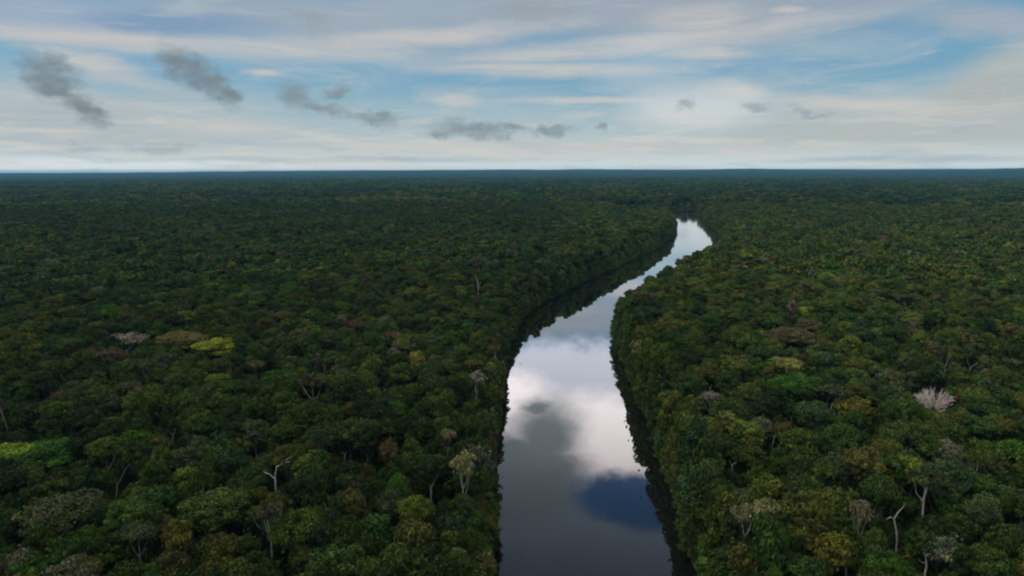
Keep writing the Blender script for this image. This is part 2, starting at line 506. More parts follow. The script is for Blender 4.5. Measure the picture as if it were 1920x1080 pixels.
def tube(path, radii, sides=6):
    path = np.asarray(path, float); radii = np.asarray(radii, float)
    n = len(path)
    tan = np.gradient(path, axis=0)
    tan /= np.linalg.norm(tan, axis=1)[:, None] + 1e-9
    ref = np.array([0.31, 0.95, 0.05])
    u = np.cross(tan, ref); u /= np.linalg.norm(u, axis=1)[:, None] + 1e-9
    v = np.cross(tan, u)
    ang = np.linspace(0, 2 * math.pi, sides, endpoint=False)
    V = (path[:, None, :] + radii[:, None, None] * (np.cos(ang)[None, :, None] * u[:, None, :] + np.sin(ang)[None, :, None] * v[:, None, :])).reshape(-1, 3)
    F = []
    for i in range(n - 1):
        for k in range(sides):
            k2 = (k + 1) % sides
            F.append((i * sides + k, i * sides + k2, (i + 1) * sides + k2, (i + 1) * sides + k))
    return V, np.array(F, int)

class Geo:
    def __init__(self):
        self.V, self.F, self.A, self.n = [], [], [], 0
    def add(self, V, F, a=1.0):
        self.V.append(V); self.F.append(np.asarray(F) + self.n); self.n += len(V)
        self.A.append(np.broadcast_to(np.asarray(a, float), (len(V),)).copy())
    def arrays(self):
        return np.concatenate(self.V), np.concatenate(self.F), np.concatenate(self.A)

def bent(a, b, r, k=5, amp=0.08):
    a, b = np.asarray(a, float), np.asarray(b, float)
    t = np.linspace(0, 1, k)[:, None]
    L = np.linalg.norm(b - a)
    off = r.normal(0, amp * L, (k, 3)); off[0] = 0; off[-1] = 0
    return a + (b - a) * t + off * np.sin(np.pi * t)

def make_tree(shape, seed, leaf=0.35, dens=1.0, limbs=True):
    """returns (crown arrays, trunk arrays); base of the trunk at the origin, real size in metres"""
    r = np.random.default_rng(seed)
    H, Rr, sq, base, nl, lobe_r = dict(
        dome=(25, 4.7, 0.84, 0.35, 26, 1.6), broad=(25.5, 6.2, 0.52, 0.22, 32, 1.7), umbrella=(27, 5.2, 0.26, 0.05, 22, 1.3),
        narrow=(26, 2.9, 1.35, 0.5, 18, 1.3), gappy=(27, 5.0, 0.70, 0.15, 15, 1.4), small=(15, 3.0, 0.75, 0.45, 13, 1.4),
        bank=(13, 3.9, 1.25, 0.9, 30, 1.6), spire=(26, 2.8, 1.6, 0.3, 16, 1.1), sparse=(26, 4.6, 0.6, 0.1, 16, 1.2))[shape]
    H *= r.uniform(0.92, 1.08); Rr *= r.uniform(0.9, 1.1)
    ax, ay = r.uniform(0.85, 1.15), r.uniform(0.85, 1.15)
    zc = H - Rr * sq
    lobes = []
    tries = 0
    while len(lobes) < nl and tries < 4000:
        tries += 1
        th = r.uniform(0, 2 * math.pi)
        u = r.uniform(-base, 1.0)
        rho = math.sqrt(max(0, 1 - u * u)) if u > -0.999 else 0
        if shape in ('umbrella',):
            rho = math.sqrt(r.uniform(0, 1)); u = math.sqrt(max(0, 1 - rho * rho)) * 0.9 + r.normal(0, 0.08)
        if shape == 'spire':
            u = r.uniform(-1, 1); rho = (1 - (u + 1) / 2) ** 0.8 * 1.0
        if shape == 'bank':
            u = r.uniform(-1.6, 1); rho = min(1, math.sqrt(max(0.05, 1 - max(u, 0) ** 2)))
        k = r.uniform(0.72, 1.02) if shape != 'gappy' else r.uniform(0.6, 1.12)
        p = np.array([ax * Rr * rho * k * math.cos(th), ay * Rr * rho * k * math.sin(th), zc + Rr * sq * u * k])
        lr = lobe_r * r.uniform(0.7, 1.35)
        mind = 0.75 if shape in ('gappy', 'sparse') else 0.5
        if all(np.linalg.norm(p - q) > mind * (lr + s) * 0.9 for q, s in lobes):
            lobes.append((p, lr))
    g = Geo()
    for p, lr in lobes:
        n = int(dens * 46 * (lr / 1.8) ** 2 * (0.55 / leaf) ** 2 * (0.55 if shape == 'sparse' else 1.0))
        n = max(n, 5)
        dirs = r.normal(0, 1, (n, 3)); dirs[:, 2] = np.abs(dirs[:, 2]) * 0.9 + dirs[:, 2] * 0.25
        dirs /= np.linalg.norm(dirs, axis=1)[:, None]
        rad = lr * r.uniform(0.62, 1.12, n) ** 0.6
        c = p + dirs * rad[:, None] * np.array([1.12, 1.12, 0.78])
        V, F = leaf_cards(c, dirs, leaf, r)
        lobe_f = r.uniform(0.72, 1.28)
        g.add(V, F, np.repeat(lobe_f * r.uniform(0.7, 1.3, n), 4))
    # a scattering of inner leaves fills the crown
    n = int(dens * 9 * len(lobes) * (0.55 / leaf) ** 2 * (0.3 if shape in ('gappy', 'sparse', 'umbrella') else 1.0))
    if n:
        q = r.normal(0, 0.42, (n, 3)) * np.array([ax * Rr, ay * Rr, Rr * sq]) + np.array([0, 0, zc])
        nn = np.tile(np.array([0, 0, 1.0]), (n, 1))
        V, F = leaf_cards(q, nn, leaf * 1.35, r, 0.8)
        g.add(V, F, np.repeat(r.uniform(0.6, 1.1, n), 4))
    t = Geo()
    sides = 6 if limbs else 4
    r0 = 0.024 * H * (0.8 if shape in ('small', 'narrow', 'spire') else 1.0) * 0.48
    fork_h = {'umbrella': 0.74, 'gappy': 0.64, 'sparse': 0.66, 'bank': 0.2}.get(shape, 0.66) * H
    top = np.array([r.normal(0, 0.3), r.normal(0, 0.3), fork_h])
    path = bent((0, 0, -0.6), top, r, 5, 0.02)
    V, F = tube(path, np.linspace(r0 * 1.15, r0 * 0.72, 5), sides)
    t.add(V, F)
    if limbs:
        order = sorted(lobes, key=lambda q: r.random())
        nb = 4
        for p, lr in order[:nb]:
            st = path[-1] if shape == 'umbrella' or r.random() < 0.7 else path[-2]
            mid = st + (p - st) * 0.5 + np.array([0, 0, -0.12 * np.linalg.norm(p - st)])
            pp = np.vstack([bent(st, mid, r, 3, 0.06), bent(mid, p, r, 3, 0.06)[1:]])
            V, F = tube(pp, np.linspace(r0 * 0.5, r0 * 0.16, len(pp)), 5)
            t.add(V, F)
    return g.arrays(), t.arrays()

def crown_mesh(name, arr):
    V, F, A = arr
    me = mesh_from(name, V, F)
    at = me.attributes.new('leafvar', 'FLOAT', 'POINT')
    at.data.foreach_set('value', A.astype(np.float32))
    me.materials.append(M_LEAF)
    return me

def trunk_mesh(name, arr):
    V, F, A = arr
    me = mesh_from(name, V, F, smooth=True)
    me.materials.append(M_BARK)
    return me

def joined_mesh(name, crown, trunk):
    V1, F1, A1 = crown; V2, F2, A2 = trunk
    me = mesh_from(name, np.vstack([V1, V2]), np.vstack([F1, F2 + len(V1)]), np.r_[np.zeros(len(F1)), np.ones(len(F2))])
    at = me.attributes.new('leafvar', 'FLOAT', 'POINT')
    at.data.foreach_set('value', np.r_[A1, A2].astype(np.float32))
    me.materials.append(M_LEAF); me.materials.append(M_BARK)
    return me

SHAPES = ['dome', 'dome', 'dome', 'dome', 'broad', 'broad', 'broad', 'umbrella', 'umbrella', 'umbrella', 'narrow', 'narrow', 'gappy', 'gappy', 'gappy',
          'small', 'small', 'small', 'bank', 'bank', 'bank', 'spire', 'sparse', 'sparse']
SIZE = dict(dome=5.2, broad=6.8, umbrella=5.8, narrow=3.3, gappy=5.6, small=3.4, bank=4.3, spire=3.1, sparse=5.0)
PROTO = []                     # (shape, crown mesh, trunk mesh, joined near mesh)
protos = bpy.data.collections.new('tree_sources')
for i, s in enumerate(SHAPES):
    cr, tr = make_tree(s, 100 + i)
    PROTO.append((s, crown_mesh('crown', cr), trunk_mesh('trunk', tr)))
    o = bpy.data.objects.new('src_%03d' % i, joined_mesh('tree', cr, tr))
    protos.objects.link(o)
NP_ = len(SHAPES)
# coarser ones for trees of a few pixels
LOD = {}
for i, s in enumerate(SHAPES):
    cr, tr = make_tree(s, 100 + i, leaf=1.15, dens=1.05, limbs=False)
    o = bpy.data.objects.new('src_%03d' % (NP_ + i), joined_mesh('tree', cr, tr))
    protos.objects.link(o)
# patches of far canopy, each a good hectare of crowns
NPATCH = 5
PATCH = 64.0
patch_src = [make_tree(s, 300 + i, leaf=2.1, dens=0.9, limbs=False)[0] for i, s in enumerate(['dome', 'dome', 'broad', 'broad', 'gappy', 'narrow', 'umbrella'])]
for k in range(NPATCH):
    r = np.random.default_rng(900 + k)
    G = Geo()
    n = int(PATCH / 7.0)
    for ix in range(n):
        for iy in range(n):
            V, F, A = patch_src[r.integers(len(patch_src))]
            s = r.uniform(0.55, 1.2)
            th = r.uniform(0, 6.28); c_, s_ = math.cos(th), math.sin(th)
            q = V * s
            q = np.stack([q[:, 0] * c_ - q[:, 1] * s_, q[:, 0] * s_ + q[:, 1] * c_, q[:, 2]], 1)
            q += np.array([(ix + 0.5 + r.normal(0, 0.3)) * PATCH / n - PATCH / 2, (iy + 0.5 + r.normal(0, 0.3)) * PATCH / n - PATCH / 2, r.normal(-1, 2.6)])
            G.add(q, F, A * r.choice([0.7, 0.8, 0.9, 1.0, 1.0, 1.1, 1.25, 1.5]))
    V, F, A = G.arrays()
    me = mesh_from('patch', V, F)
    at = me.attributes.new('leafvar', 'FLOAT', 'POINT'); at.data.foreach_set('value', A.astype(np.float32))
    me.materials.append(M_LEAF)
    protos.objects.link(bpy.data.objects.new('src_%03d' % (2 * NP_ + k), me))

# ------------------------------------------------------------------ leaf and bark colours (real, unlit)
TINTS = {
    'dark green': (0.033, 0.060, 0.013), 'mid green': (0.052, 0.088, 0.016), 'deep blackish green': (0.025, 0.043, 0.012),
    'grey green': (0.062, 0.080, 0.034), 'olive': (0.074, 0.089, 0.017), 'yellow green': (0.102, 0.126, 0.018),
    'bright green': (0.050, 0.112, 0.014), 'brown olive': (0.080, 0.080, 0.024), 'dull brown': (0.090, 0.078, 0.040),
    'pale grey': (0.100, 0.106, 0.064), 'blue green': (0.033, 0.060, 0.023),
}
TN = list(TINTS)
TW = np.array([0.24, 0.25, 0.08, 0.08, 0.17, 0.032, 0.024, 0.032, 0.008, 0.016, 0.07]); TW /= TW.sum()
BARKS = {'pale': (0.55, 0.50, 0.41), 'grey': (0.17, 0.15, 0.12), 'brown': (0.075, 0.055, 0.04)}
BN = list(BARKS)

# ------------------------------------------------------------------ scattering
FOV_A = 50.0
def jitter_grid(spacing, r0, r1, seed, jit=0.42, back=0.0):
    r = np.random.default_rng(seed)
    xs = np.arange(-r1, r1, spacing); ys = np.arange(-60, r1, spacing * 0.88)
    Xg, Yg = np.meshgrid(xs, ys, indexing='ij')
    Xg = Xg + (np.arange(len(ys)) % 2)[None, :] * spacing * 0.5
    Xg = Xg + r.uniform(-jit, jit, Xg.shape) * spacing; Yg = Yg + r.uniform(-jit, jit, Yg.shape) * spacing
    rr = np.hypot(Xg, Yg)
    ok = (rr >= r0) & (rr < r1) & (np.abs(np.degrees(np.arctan2(Xg, Yg + 120))) < FOV_A)
    return Xg[ok], Yg[ok]

pts = []          # x, y, proto idx (0..NP_-1), scale, rot, tint idx, bark idx
def choose(shape_w, n, r):
    names = list(shape_w); p = np.array([shape_w[k] for k in names], float); p /= p.sum()
    pick = r.choice(len(names), n, p=p)
    ids = {k: [i for i, s in enumerate(SHAPES) if s == k] for k in names}
    return np.array([r.choice(ids[names[k]]) for k in pick], int)

def painted_light(x, y):  # leaf tint by place: brighter right and mid-distance, cloud shade painted in elsewhere
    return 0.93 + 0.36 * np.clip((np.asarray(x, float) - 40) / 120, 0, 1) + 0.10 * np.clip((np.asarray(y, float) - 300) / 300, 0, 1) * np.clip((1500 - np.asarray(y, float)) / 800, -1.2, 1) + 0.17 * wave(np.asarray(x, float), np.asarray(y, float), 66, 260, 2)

def tint_pick(X, Y, r):
    n = len(X)
    lf = wave(X, Y, 77, 420, 3)
    right = np.clip((X - 40) / 220, 0, 1)
    out = np.empty(n, int)
    u = r.uniform(0, 1, n)
    for i in range(n):
        w_ = TW.copy()
        w_[4] *= 1 + 1.2 * right[i] + max(0, lf[i]); w_[7] *= 1 + 1.0 * right[i] + max(0, lf[i])
        w_[0] *= 1 + 0.5 * (1 - right[i]); w_[10] *= 1 + max(0, -lf[i]); w_[2] *= 1 + max(0, -lf[i]) + 0.4 * (1 - right[i])
        w_ /= w_.sum()
        out[i] = min(np.searchsorted(np.cumsum(w_), u[i]), len(TN) - 1)
    return out

# ---- named trees first: they keep their ground to themselves
KEEP = []       # (x, y, radius) places reserved for the trees described one by one

def add_scatter(spacing, r0, r1, weights, smin, smax, seed, margin, lod):
    r = np.random.default_rng(seed + 1)
    X, Y = jitter_grid(spacing, r0, r1, seed)
    d = river_dist(X, Y)
    ok = d > margin
    for kx, ky, kr in KEEP:
        ok &= np.hypot(X - kx, Y - ky) > kr
    X, Y, d = X[ok], Y[ok], d[ok]
    n = len(X)
    p = choose(weights, n, r)
    s = r.uniform(smin, smax, n) * np.where(d < 9, 0.8, 1.0) * (1 + 0.10 * wave(X, Y, 55, 160, 2))
    sz = (0.66 + 0.42 * s) * r.uniform(0.86, 1.16, n)
    pts.append(np.stack([X, Y, p, s, r.uniform(0, 6.28, n), tint_pick(X, Y, r), r.choice(3, n, p=[0.18, 0.47, 0.35]), np.full(n, lod), sz], 1))

# ------------------------------------------------------------------ trees described one by one
# px, py: crown centre in the photograph; w: crown width there; then shape, leaf colour, bark, height factor, name, label, how its neighbours refer to it
T = TINTS
LIME = (0.150, 0.175, 0.020)
NAMED = [
    (406, 656, 66, 'dome', (0.140, 0.165, 0.016), 'brown', 1.10, 'glowing yellow green crown, brightest tree of the whole forest', 'the glowing yellow crown'),
    (343, 650, 84, 'dome', (0.100, 0.088, 0.026), 'grey', 1.08, 'golden olive dome touching the glowing yellow green crown', 'the golden olive dome'),
    (238, 640, 68, 'sparse', (0.150, 0.125, 0.098), 'pale', 1.12, 'pinkish grey half bare crown with pale twigs among dark green trees', 'the pinkish half bare tree'),
    (782, 687, 34, 'small', (0.170, 0.155, 0.035), 'brown', 1.75, 'small clear yellow crown alone among dark green trees', 'the small yellow crown'),
    (92, 848, 108, 'broad', (0.038, 0.104, 0.015), 'brown', 1.05, 'wide vivid emerald green crown beside a lime yellow one', 'the vivid emerald crown'),
    (16, 868, 64, 'umbrella', (0.105, 0.165, 0.016), 'brown', 1.05, 'flat lime yellow crown cut by the edge beside the emerald crown', 'the lime edge crown'),
    (868, 886, 50, 'gappy', (0.155, 0.145, 0.060), 'pale', 1.22, 'see-through yellowish tree on a tall white trunk close to the river', 'the see-through white trunk tree'),
    (893, 718, 46, 'sparse', (0.150, 0.140, 0.100), 'pale', 1.15, 'pale grey airy crown on white limbs near the straight shore', 'the airy grey crown'),
    (840, 838, 32, 'umbrella', (0.150, 0.120, 0.065), 'grey', 1.12, 'small tan parasol crown between the airy grey and the see-through tree', 'the small tan parasol'),
    (730, 853, 36, 'dome', (0.115, 0.090, 0.035), 'brown', 1.08, 'ochre rounded crown with a light rim amid dark trees', 'the ochre rounded crown'),
    (508, 982, 52, 'umbrella', (0.085, 0.074, 0.048), 'pale', 1.22, 'fan shaped greyish crown on one tall thin forked stem', 'the fan crown'),
    (338, 1040, 44, 'small', (0.120, 0.118, 0.024), 'grey', 1.6, 'low mustard yellow crown by the bottom edge', 'the mustard crown'),
    (345, 905, 56, 'dome', (0.085, 0.125, 0.018), 'brown', 1.05, 'round yellowish green crown like a ball, uphill of the big green dome', 'the yellowish ball crown'),
    (400, 960, 112, 'dome', (0.052, 0.085, 0.017), 'brown', 1.12, 'big mossy green dome with a yellow tip', 'the mossy dome'),
    (298, 952, 62, 'dome', (0.034, 0.080, 0.017), 'brown', 1.05, 'rounded grass green crown touching the big mossy dome', 'the grass green dome'),
    (112, 978, 116, 'broad', (0.060, 0.070, 0.026), 'pale', 1.10, 'huge dusty olive crown with pale limbs showing through', 'the huge dusty crown'),
    (474, 812, 54, 'narrow', (0.060, 0.082, 0.034), 'pale', 1.15, 'upright green tree on a pair of pale stems in a dark gap', 'the pale stemmed upright tree'),
    (587, 738, 56, 'gappy', (0.066, 0.070, 0.030), 'pale', 1.15, 'open olive crown held by a white V shaped trunk', 'the V trunk tree'),
    (896, 494, 38, 'gappy', (0.080, 0.070, 0.040), 'pale', 1.35, 'tall emergent with bare white trunk well beyond the river bend', 'the tall white trunk emergent'),
    (665, 612, 40, 'broad', (0.115, 0.070, 0.048), 'brown', 1.08, 'flat reddish brown crown standing alone in green canopy', 'the reddish brown crown'),
    (735, 634, 42, 'umbrella', (0.105, 0.072, 0.044), 'pale', 1.18, 'brownish parasol tree on a short white trunk', 'the brownish parasol'),
    (590, 632, 48, 'dome', (0.075, 0.130, 0.016), 'brown', 1.06, 'yellow green rounded crown near the flat reddish brown one', 'the yellow green mound'),
    (806, 640, 72, 'broad', (0.052, 0.078, 0.024), 'pale', 1.10, 'wide moss green table crown with one white limb', 'the moss green table crown'),
    (520, 706, 54, 'broad', (0.046, 0.115, 0.018), 'brown', 1.06, 'bright leaf green cushion crown above a dark gap', 'the leaf green cushion'),
    (630, 1062, 120, 'broad', (0.040, 0.075, 0.016), 'brown', 1.08, 'wide deep green crown cut by the bottom edge', 'the wide deep green crown'),
    (775, 1022, 84, 'broad', (0.085, 0.085, 0.022), 'grey', 1.06, 'broad khaki yellow crown beside the bottom edge near the river', 'the khaki crown'),
    (706, 998, 62, 'dome', (0.036, 0.092, 0.018), 'brown', 1.0, 'fresh green rounded crown just uphill of the khaki crown', 'the fresh green crown'),
    (1490, 728, 92, 'broad', (0.044, 0.112, 0.014), 'brown', 1.16, 'broad vivid green crown under a straw yellow cap tree', 'the broad vivid crown'),
    (1478, 700, 62, 'umbrella', (0.150, 0.150, 0.042), 'pale', 1.18, 'straw yellow cap crown just behind the broad vivid green one', 'the straw yellow cap'),
    (1562, 736, 64, 'umbrella', (0.062, 0.074, 0.036), 'pale', 1.15, 'flat grey green crown on a wide white candelabra fork', 'the candelabra tree'),
    (1602, 775, 66, 'dome', (0.112, 0.112, 0.020), 'brown', 1.05, 'rounded mustard green crown in front of the candelabra tree', 'the mustard green dome'),
    (1612, 888, 62, 'dome', (0.112, 0.112, 0.026), 'pale', 1.28, 'tall golden brown open tree rising above the canopy', 'the tall golden tree'),
    (1436, 960, 58, 'umbrella', (0.140, 0.140, 0.062), 'pale', 1.22, 'taller pale cream parasol tree of a close white trunked pair', 'the tall cream parasol'),
    (1398, 982, 48, 'umbrella', (0.125, 0.125, 0.055), 'pale', 1.10, 'shorter pale cream parasol tree of a close white trunked pair', 'the short cream parasol'),
    (1612, 978, 36, 'sparse', (0.135, 0.115, 0.070), 'pale', 1.15, 'thin tan crown of bare twigs on a straight pale pole trunk', 'the tan twiggy tree'),
    (1735, 928, 72, 'umbrella', (0.046, 0.066, 0.022), 'pale', 1.15, 'dark parasol crown with white forked limbs beneath it', 'the dark forked parasol'),
    (1906, 850, 66, 'broad', (0.048, 0.125, 0.014), 'brown', 1.05, 'smooth bright green pillow crown cut by the edge', 'the green pillow crown'),
    (1366, 800, 32, 'narrow', (0.125, 0.130, 0.035), 'pale', 1.12, 'slim yellowish tree with a curved white trunk', 'the curved trunk tree'),
    (1330, 756, 34, 'umbrella', (0.150, 0.130, 0.110), 'pale', 1.10, 'small whitish grey crown near the bulging shore', 'the whitish crown'),
    (1655, 447, 30, 'dome', (0.140, 0.078, 0.045), 'brown', 1.10, 'rusty red crown in the hazier canopy beyond the pink tree', 'the rusty crown'),
    (1198, 655, 24, 'spire', (0.135, 0.130, 0.065), 'grey', 1.10, 'pointed straw coloured tree by the bulging shore', 'the pointed straw tree'),
    (1372, 598, 44, 'broad', (0.080, 0.100, 0.018), 'brown', 1.08, 'smooth yellow green cushion crown beyond the straw yellow cap', 'the far yellow cushion'),
    (1482, 640, 92, 'broad', (0.096, 0.088, 0.036), 'brown', 1.05, 'large sandy olive crown with a bumpy top', 'the sandy olive crown'),
    (1486, 583, 22, 'narrow', (0.160, 0.120, 0.088), 'pale', 1.2, 'slender pinkish tree on bright trunk behind the sandy olive crown', 'the slender pinkish tree'),
    (1440, 922, 64, 'dome', (0.085, 0.105, 0.018), 'brown', 1.0, 'bright yellow green dome just behind the cream parasol pair', 'the yellow green dome'),
    (1830, 866, 40, 'umbrella', (0.080, 0.100, 0.024), 'pale', 1.18, 'small yellowish parasol on two thin white stems', 'the twin stem parasol'),
    (1560, 1048, 62, 'dome', (0.105, 0.110, 0.018), 'grey', 1.05, 'yellow crown near the bottom edge with pale dead twigs beside it', 'the yellow bottom crown'),
    (1396, 1050, 50, 'dome', (0.096, 0.090, 0.024), 'brown', 1.05, 'ochre green crown by the bottom edge next to the river bend', 'the ochre green crown'),
    (1700, 560, 52, 'umbrella', (0.060, 0.072, 0.028), 'pale', 1.15, 'olive crown over a bright white Y shaped trunk', 'the Y trunk tree'),
    (1600, 598, 44, 'dome', (0.030, 0.095, 0.022), 'brown', 1.05, 'emerald green knob of a crown near the olive Y trunk tree', 'the emerald knob'),
]
NAME_OF = dict(dome='broadleaf_tree', broad='broadleaf_tree', umbrella='parasol_tree', narrow='slender_tree', gappy='emergent_tree', small='bushy_tree',
               bank='riverside_tree', spire='pointed_tree', sparse='half_bare_tree')
LOOK = []                    # sight lines that stay open: (target, radius)
LANDMARKS = []               # (px, py, short name)
n_tree = 0
OBJ_TREES = []

def link_tree(name, label, group, crown_me, trunk_me, loc, rot, sx, sz, tint, bark, props=True):
    root = bpy.data.objects.new(name, None)
    root.empty_display_size = 1.0
    COL.objects.link(root)
    root.location = loc; root.rotation_euler = (0, 0, rot); root.scale = (sx, sx, sz)
    tag(root, label, 'tree', group)
    c = bpy.data.objects.new('crown', crown_me); COL.objects.link(c); c.parent = root
    t = bpy.data.objects.new('trunk', trunk_me); COL.objects.link(t); t.parent = root
    c['tint'] = [float(q) for q in tint]; t['bark'] = [float(q) for q in bark]
    return root

for k, (px, py, wpx, shape, tint, bark, hf, label, short) in enumerate(NAMED):
    zc = {'small': 11.5, 'narrow': 21, 'spire': 21, 'umbrella': 24.5, 'broad': 22, 'dome': 21}.get(shape, 22) * hf
    P = unproject(px, py, zc)
    slant = np.linalg.norm(P - np.array([0, 0, CAM_H]))
    wm = wpx / FPX * slant
    sx = wm / (2 * SIZE[shape]) * 0.93
    sz = hf
    if sum(tint) > 0.27:
        tint = tuple(min(0.5, 1.4 * q) for q in tint)
    cr, tr = make_tree(shape, 500 + k, leaf=min(0.44, max(0.22, 0.40 / sx)))
    link_tree(NAME_OF[shape], label, None, crown_mesh('crown', cr), trunk_mesh('trunk', tr), (P[0], P[1], 0.9), rng.uniform(0, 6.28), sx, sz, tint, BARKS[bark])
    KEEP.append((P[0], P[1], wm * 0.5 + 1.0))
    LOOK.append((P, wm * 0.30))
    if bark == 'pale':
        LOOK.append((np.array([P[0], P[1], zc - 6.5]), 1.0))
    LANDMARKS.append((px, py, short))
    n_tree += 1

# ---- dead and leafless trees: limbs as drawn by the photograph in the plane across the view, with depth of their own
def bare_mesh(name, lines, z_ref, px0, r):
    """lines: [([(px,py),...], r0, r1)] -> tubes, base at the ground below the first point"""
    base = unproject(*px0, z_ref)
    dist = np.linalg.norm(base - np.array([0, 0, CAM_H]))
    mpp = dist / FPX
    t = Geo()
    depth = {}
    for li, (pts_, r0, r1) in enumerate(lines):
        P = []
        dep = depth.get(pts_[0], 0.0)
        drift = r.uniform(-0.5, 0.5)
        for j, (x, y) in enumerate(pts_):
            zz = z_ref + (px0[1] - y) * mpp / 0.93
            dj = dep + drift * j * 1.2 if (x, y) not in depth else depth[(x, y)]
            depth[(x, y)] = dj
            P.append(((x - px0[0]) * mpp, dj, zz))
        P = np.array(P)
        # denser, slightly crooked
        Q = [P[0]]
        for a, b in zip(P[:-1], P[1:]):
            Q += list(bent(a, b, r, 4, 0.035)[1:])
        V, F = tube(np.array(Q), np.linspace(r0, r1, len(Q)) * 0.8, 6)
        t.add(V, F)
    return base, t.arrays()

DEAD = [
    ((517, 925), [([(517, 975), (517, 925), (516, 906)], 0.42, 0.33), ([(516, 906), (507, 898), (498, 893)], 0.22, 0.10),
                  ([(516, 906), (518, 896), (520, 886), (526, 884)], 0.30, 0.22), ([(526, 884), (534, 880), (543, 877)], 0.22, 0.08),
                  ([(534, 880), (538, 874), (546, 871)], 0.10, 0.04)],
     (0.62, 0.58, 0.52), 'dead white snag with a bent forked top in the dark canopy', 'the white snag'),
    ((218, 928), [([(217, 960), (217, 930), (218, 918)], 0.34, 0.24), ([(218, 918), (226, 908), (232, 899)], 0.22, 0.14), ([(232, 899), (236, 892), (242, 886)], 0.14, 0.05),
                  ([(218, 918), (214, 910)], 0.12, 0.05)],
     (0.26, 0.24, 0.21), 'thin grey dead stem leaning towards a dark gap beyond the dusty crown', 'the thin grey stem'),
    ((16, 812), [([(20, 850), (16, 812), (10, 788), (4, 765), (0, 752)], 0.36, 0.16), ([(10, 788), (13, 778)], 0.12, 0.05)],
     (0.26, 0.23, 0.19), 'long leaning grey pole of a dead tree at the picture edge', 'the leaning pole'),
    ((1682, 1022), [([(1685, 1060), (1683, 1022), (1681, 1005), (1677, 990)], 0.34, 0.28), ([(1677, 990), (1670, 985), (1662, 987)], 0.20, 0.08),
                    ([(1677, 990), (1682, 980), (1690, 971)], 0.24, 0.09), ([(1690, 971), (1692, 966)], 0.08, 0.04)],
     (0.46, 0.40, 0.33), 'bare pale Y shaped dead tree standing in a dark gap', 'the Y shaped dead tree'),
    ((1735, 1078), [([(1735, 1130), (1735, 1078), (1736, 1066)], 0.34, 0.28), ([(1736, 1066), (1733, 1056), (1729, 1048)], 0.25, 0.08),
                    ([(1736, 1066), (1728, 1064), (1721, 1059)], 0.14, 0.05), ([(1733, 1056), (1737, 1050)], 0.10, 0.04)],
     (0.50, 0.45, 0.37), 'crooked bare pale stump of a tree at the bottom edge', 'the crooked bare tree'),
    ((1771, 700), [([(1771, 730), (1771, 700), (1771, 694)], 0.40, 0.32), ([(1771, 694), (1765, 684), (1760, 677)], 0.22, 0.06), ([(1771, 694), (1776, 684), (1779, 674)], 0.24, 0.06),
                   ([(1765, 684), (1766, 676)], 0.10, 0.04)],
     (0.30, 0.25, 0.20), 'brownish leafless V of two limbs behind the pink tree', 'the leafless V'),
    ((1815, 702), [([(1815, 730), (1815, 702), (1816, 694)], 0.36, 0.28), ([(1816, 694), (1810, 686), (1808, 678)], 0.2, 0.06), ([(1816, 694), (1822, 690), (1828, 688)], 0.2, 0.06)],
     (0.40, 0.37, 0.29), 'short pale forked dead tree beside the leafless V', 'the short forked tree'),
    ((1585, 1066), [([(1590, 1110), (1586, 1070), (1580, 1066)], 0.30, 0.22), ([(1580, 1066), (1570, 1068), (1559, 1064)], 0.16, 0.06), ([(1580, 1066), (1586, 1060), (1592, 1054)], 0.18, 0.06),
                    ([(1570, 1068), (1562, 1074)], 0.09, 0.04)],
     (0.46, 0.42, 0.34), 'pale dead limbs lying out over the yellow bottom crown', 'the pale dead limbs'),
    ((897, 556), [([(897, 580), (897, 556), (897, 545), (895, 530)], 0.55, 0.38), ([(895, 530), (890, 518)], 0.24, 0.08), ([(897, 545), (901, 532)], 0.2, 0.08)],
     (0.52, 0.47, 0.40), 'white dead trunk just in front of the tall emergent', 'the white dead trunk'),
    ((430, 622), [([(430, 640), (430, 622), (429, 606)], 0.42, 0.25), ([(429, 606), (426, 598)], 0.15, 0.06)],
     (0.46, 0.43, 0.38), 'short white dead trunk beyond the glowing yellow crown', 'the short white trunk'),
    ((1516, 524), [([(1516, 545), (1516, 524), (1517, 510)], 0.5, 0.3), ([(1517, 510), (1520, 504)], 0.18, 0.07)],
     (0.44, 0.40, 0.33), 'little pale dead trunk in hazy canopy beyond the slender pinkish tree', 'the little pale trunk'),
    ((1892, 545), [([(1892, 565), (1892, 545), (1890, 522)], 0.45, 0.28), ([(1890, 522), (1886, 512)], 0.16, 0.06)],
     (0.36, 0.32, 0.28), 'greyish dead trunk in the hazy canopy close to the frame edge', 'the greyish trunk'),
]
def stem(x, y, dx, k, bark, label, short):
    return ((x, y), [([(x, y + 24 * k), (x, y), (x + dx * 0.3, y - 12 * k)], 0.30, 0.20), ([(x + dx * 0.3, y - 12 * k), (x + dx, y - 24 * k)], 0.16, 0.05),
                     ([(x + dx * 0.3, y - 12 * k), (x - dx * 0.8, y - 21 * k)], 0.14, 0.05)], bark, label, short)
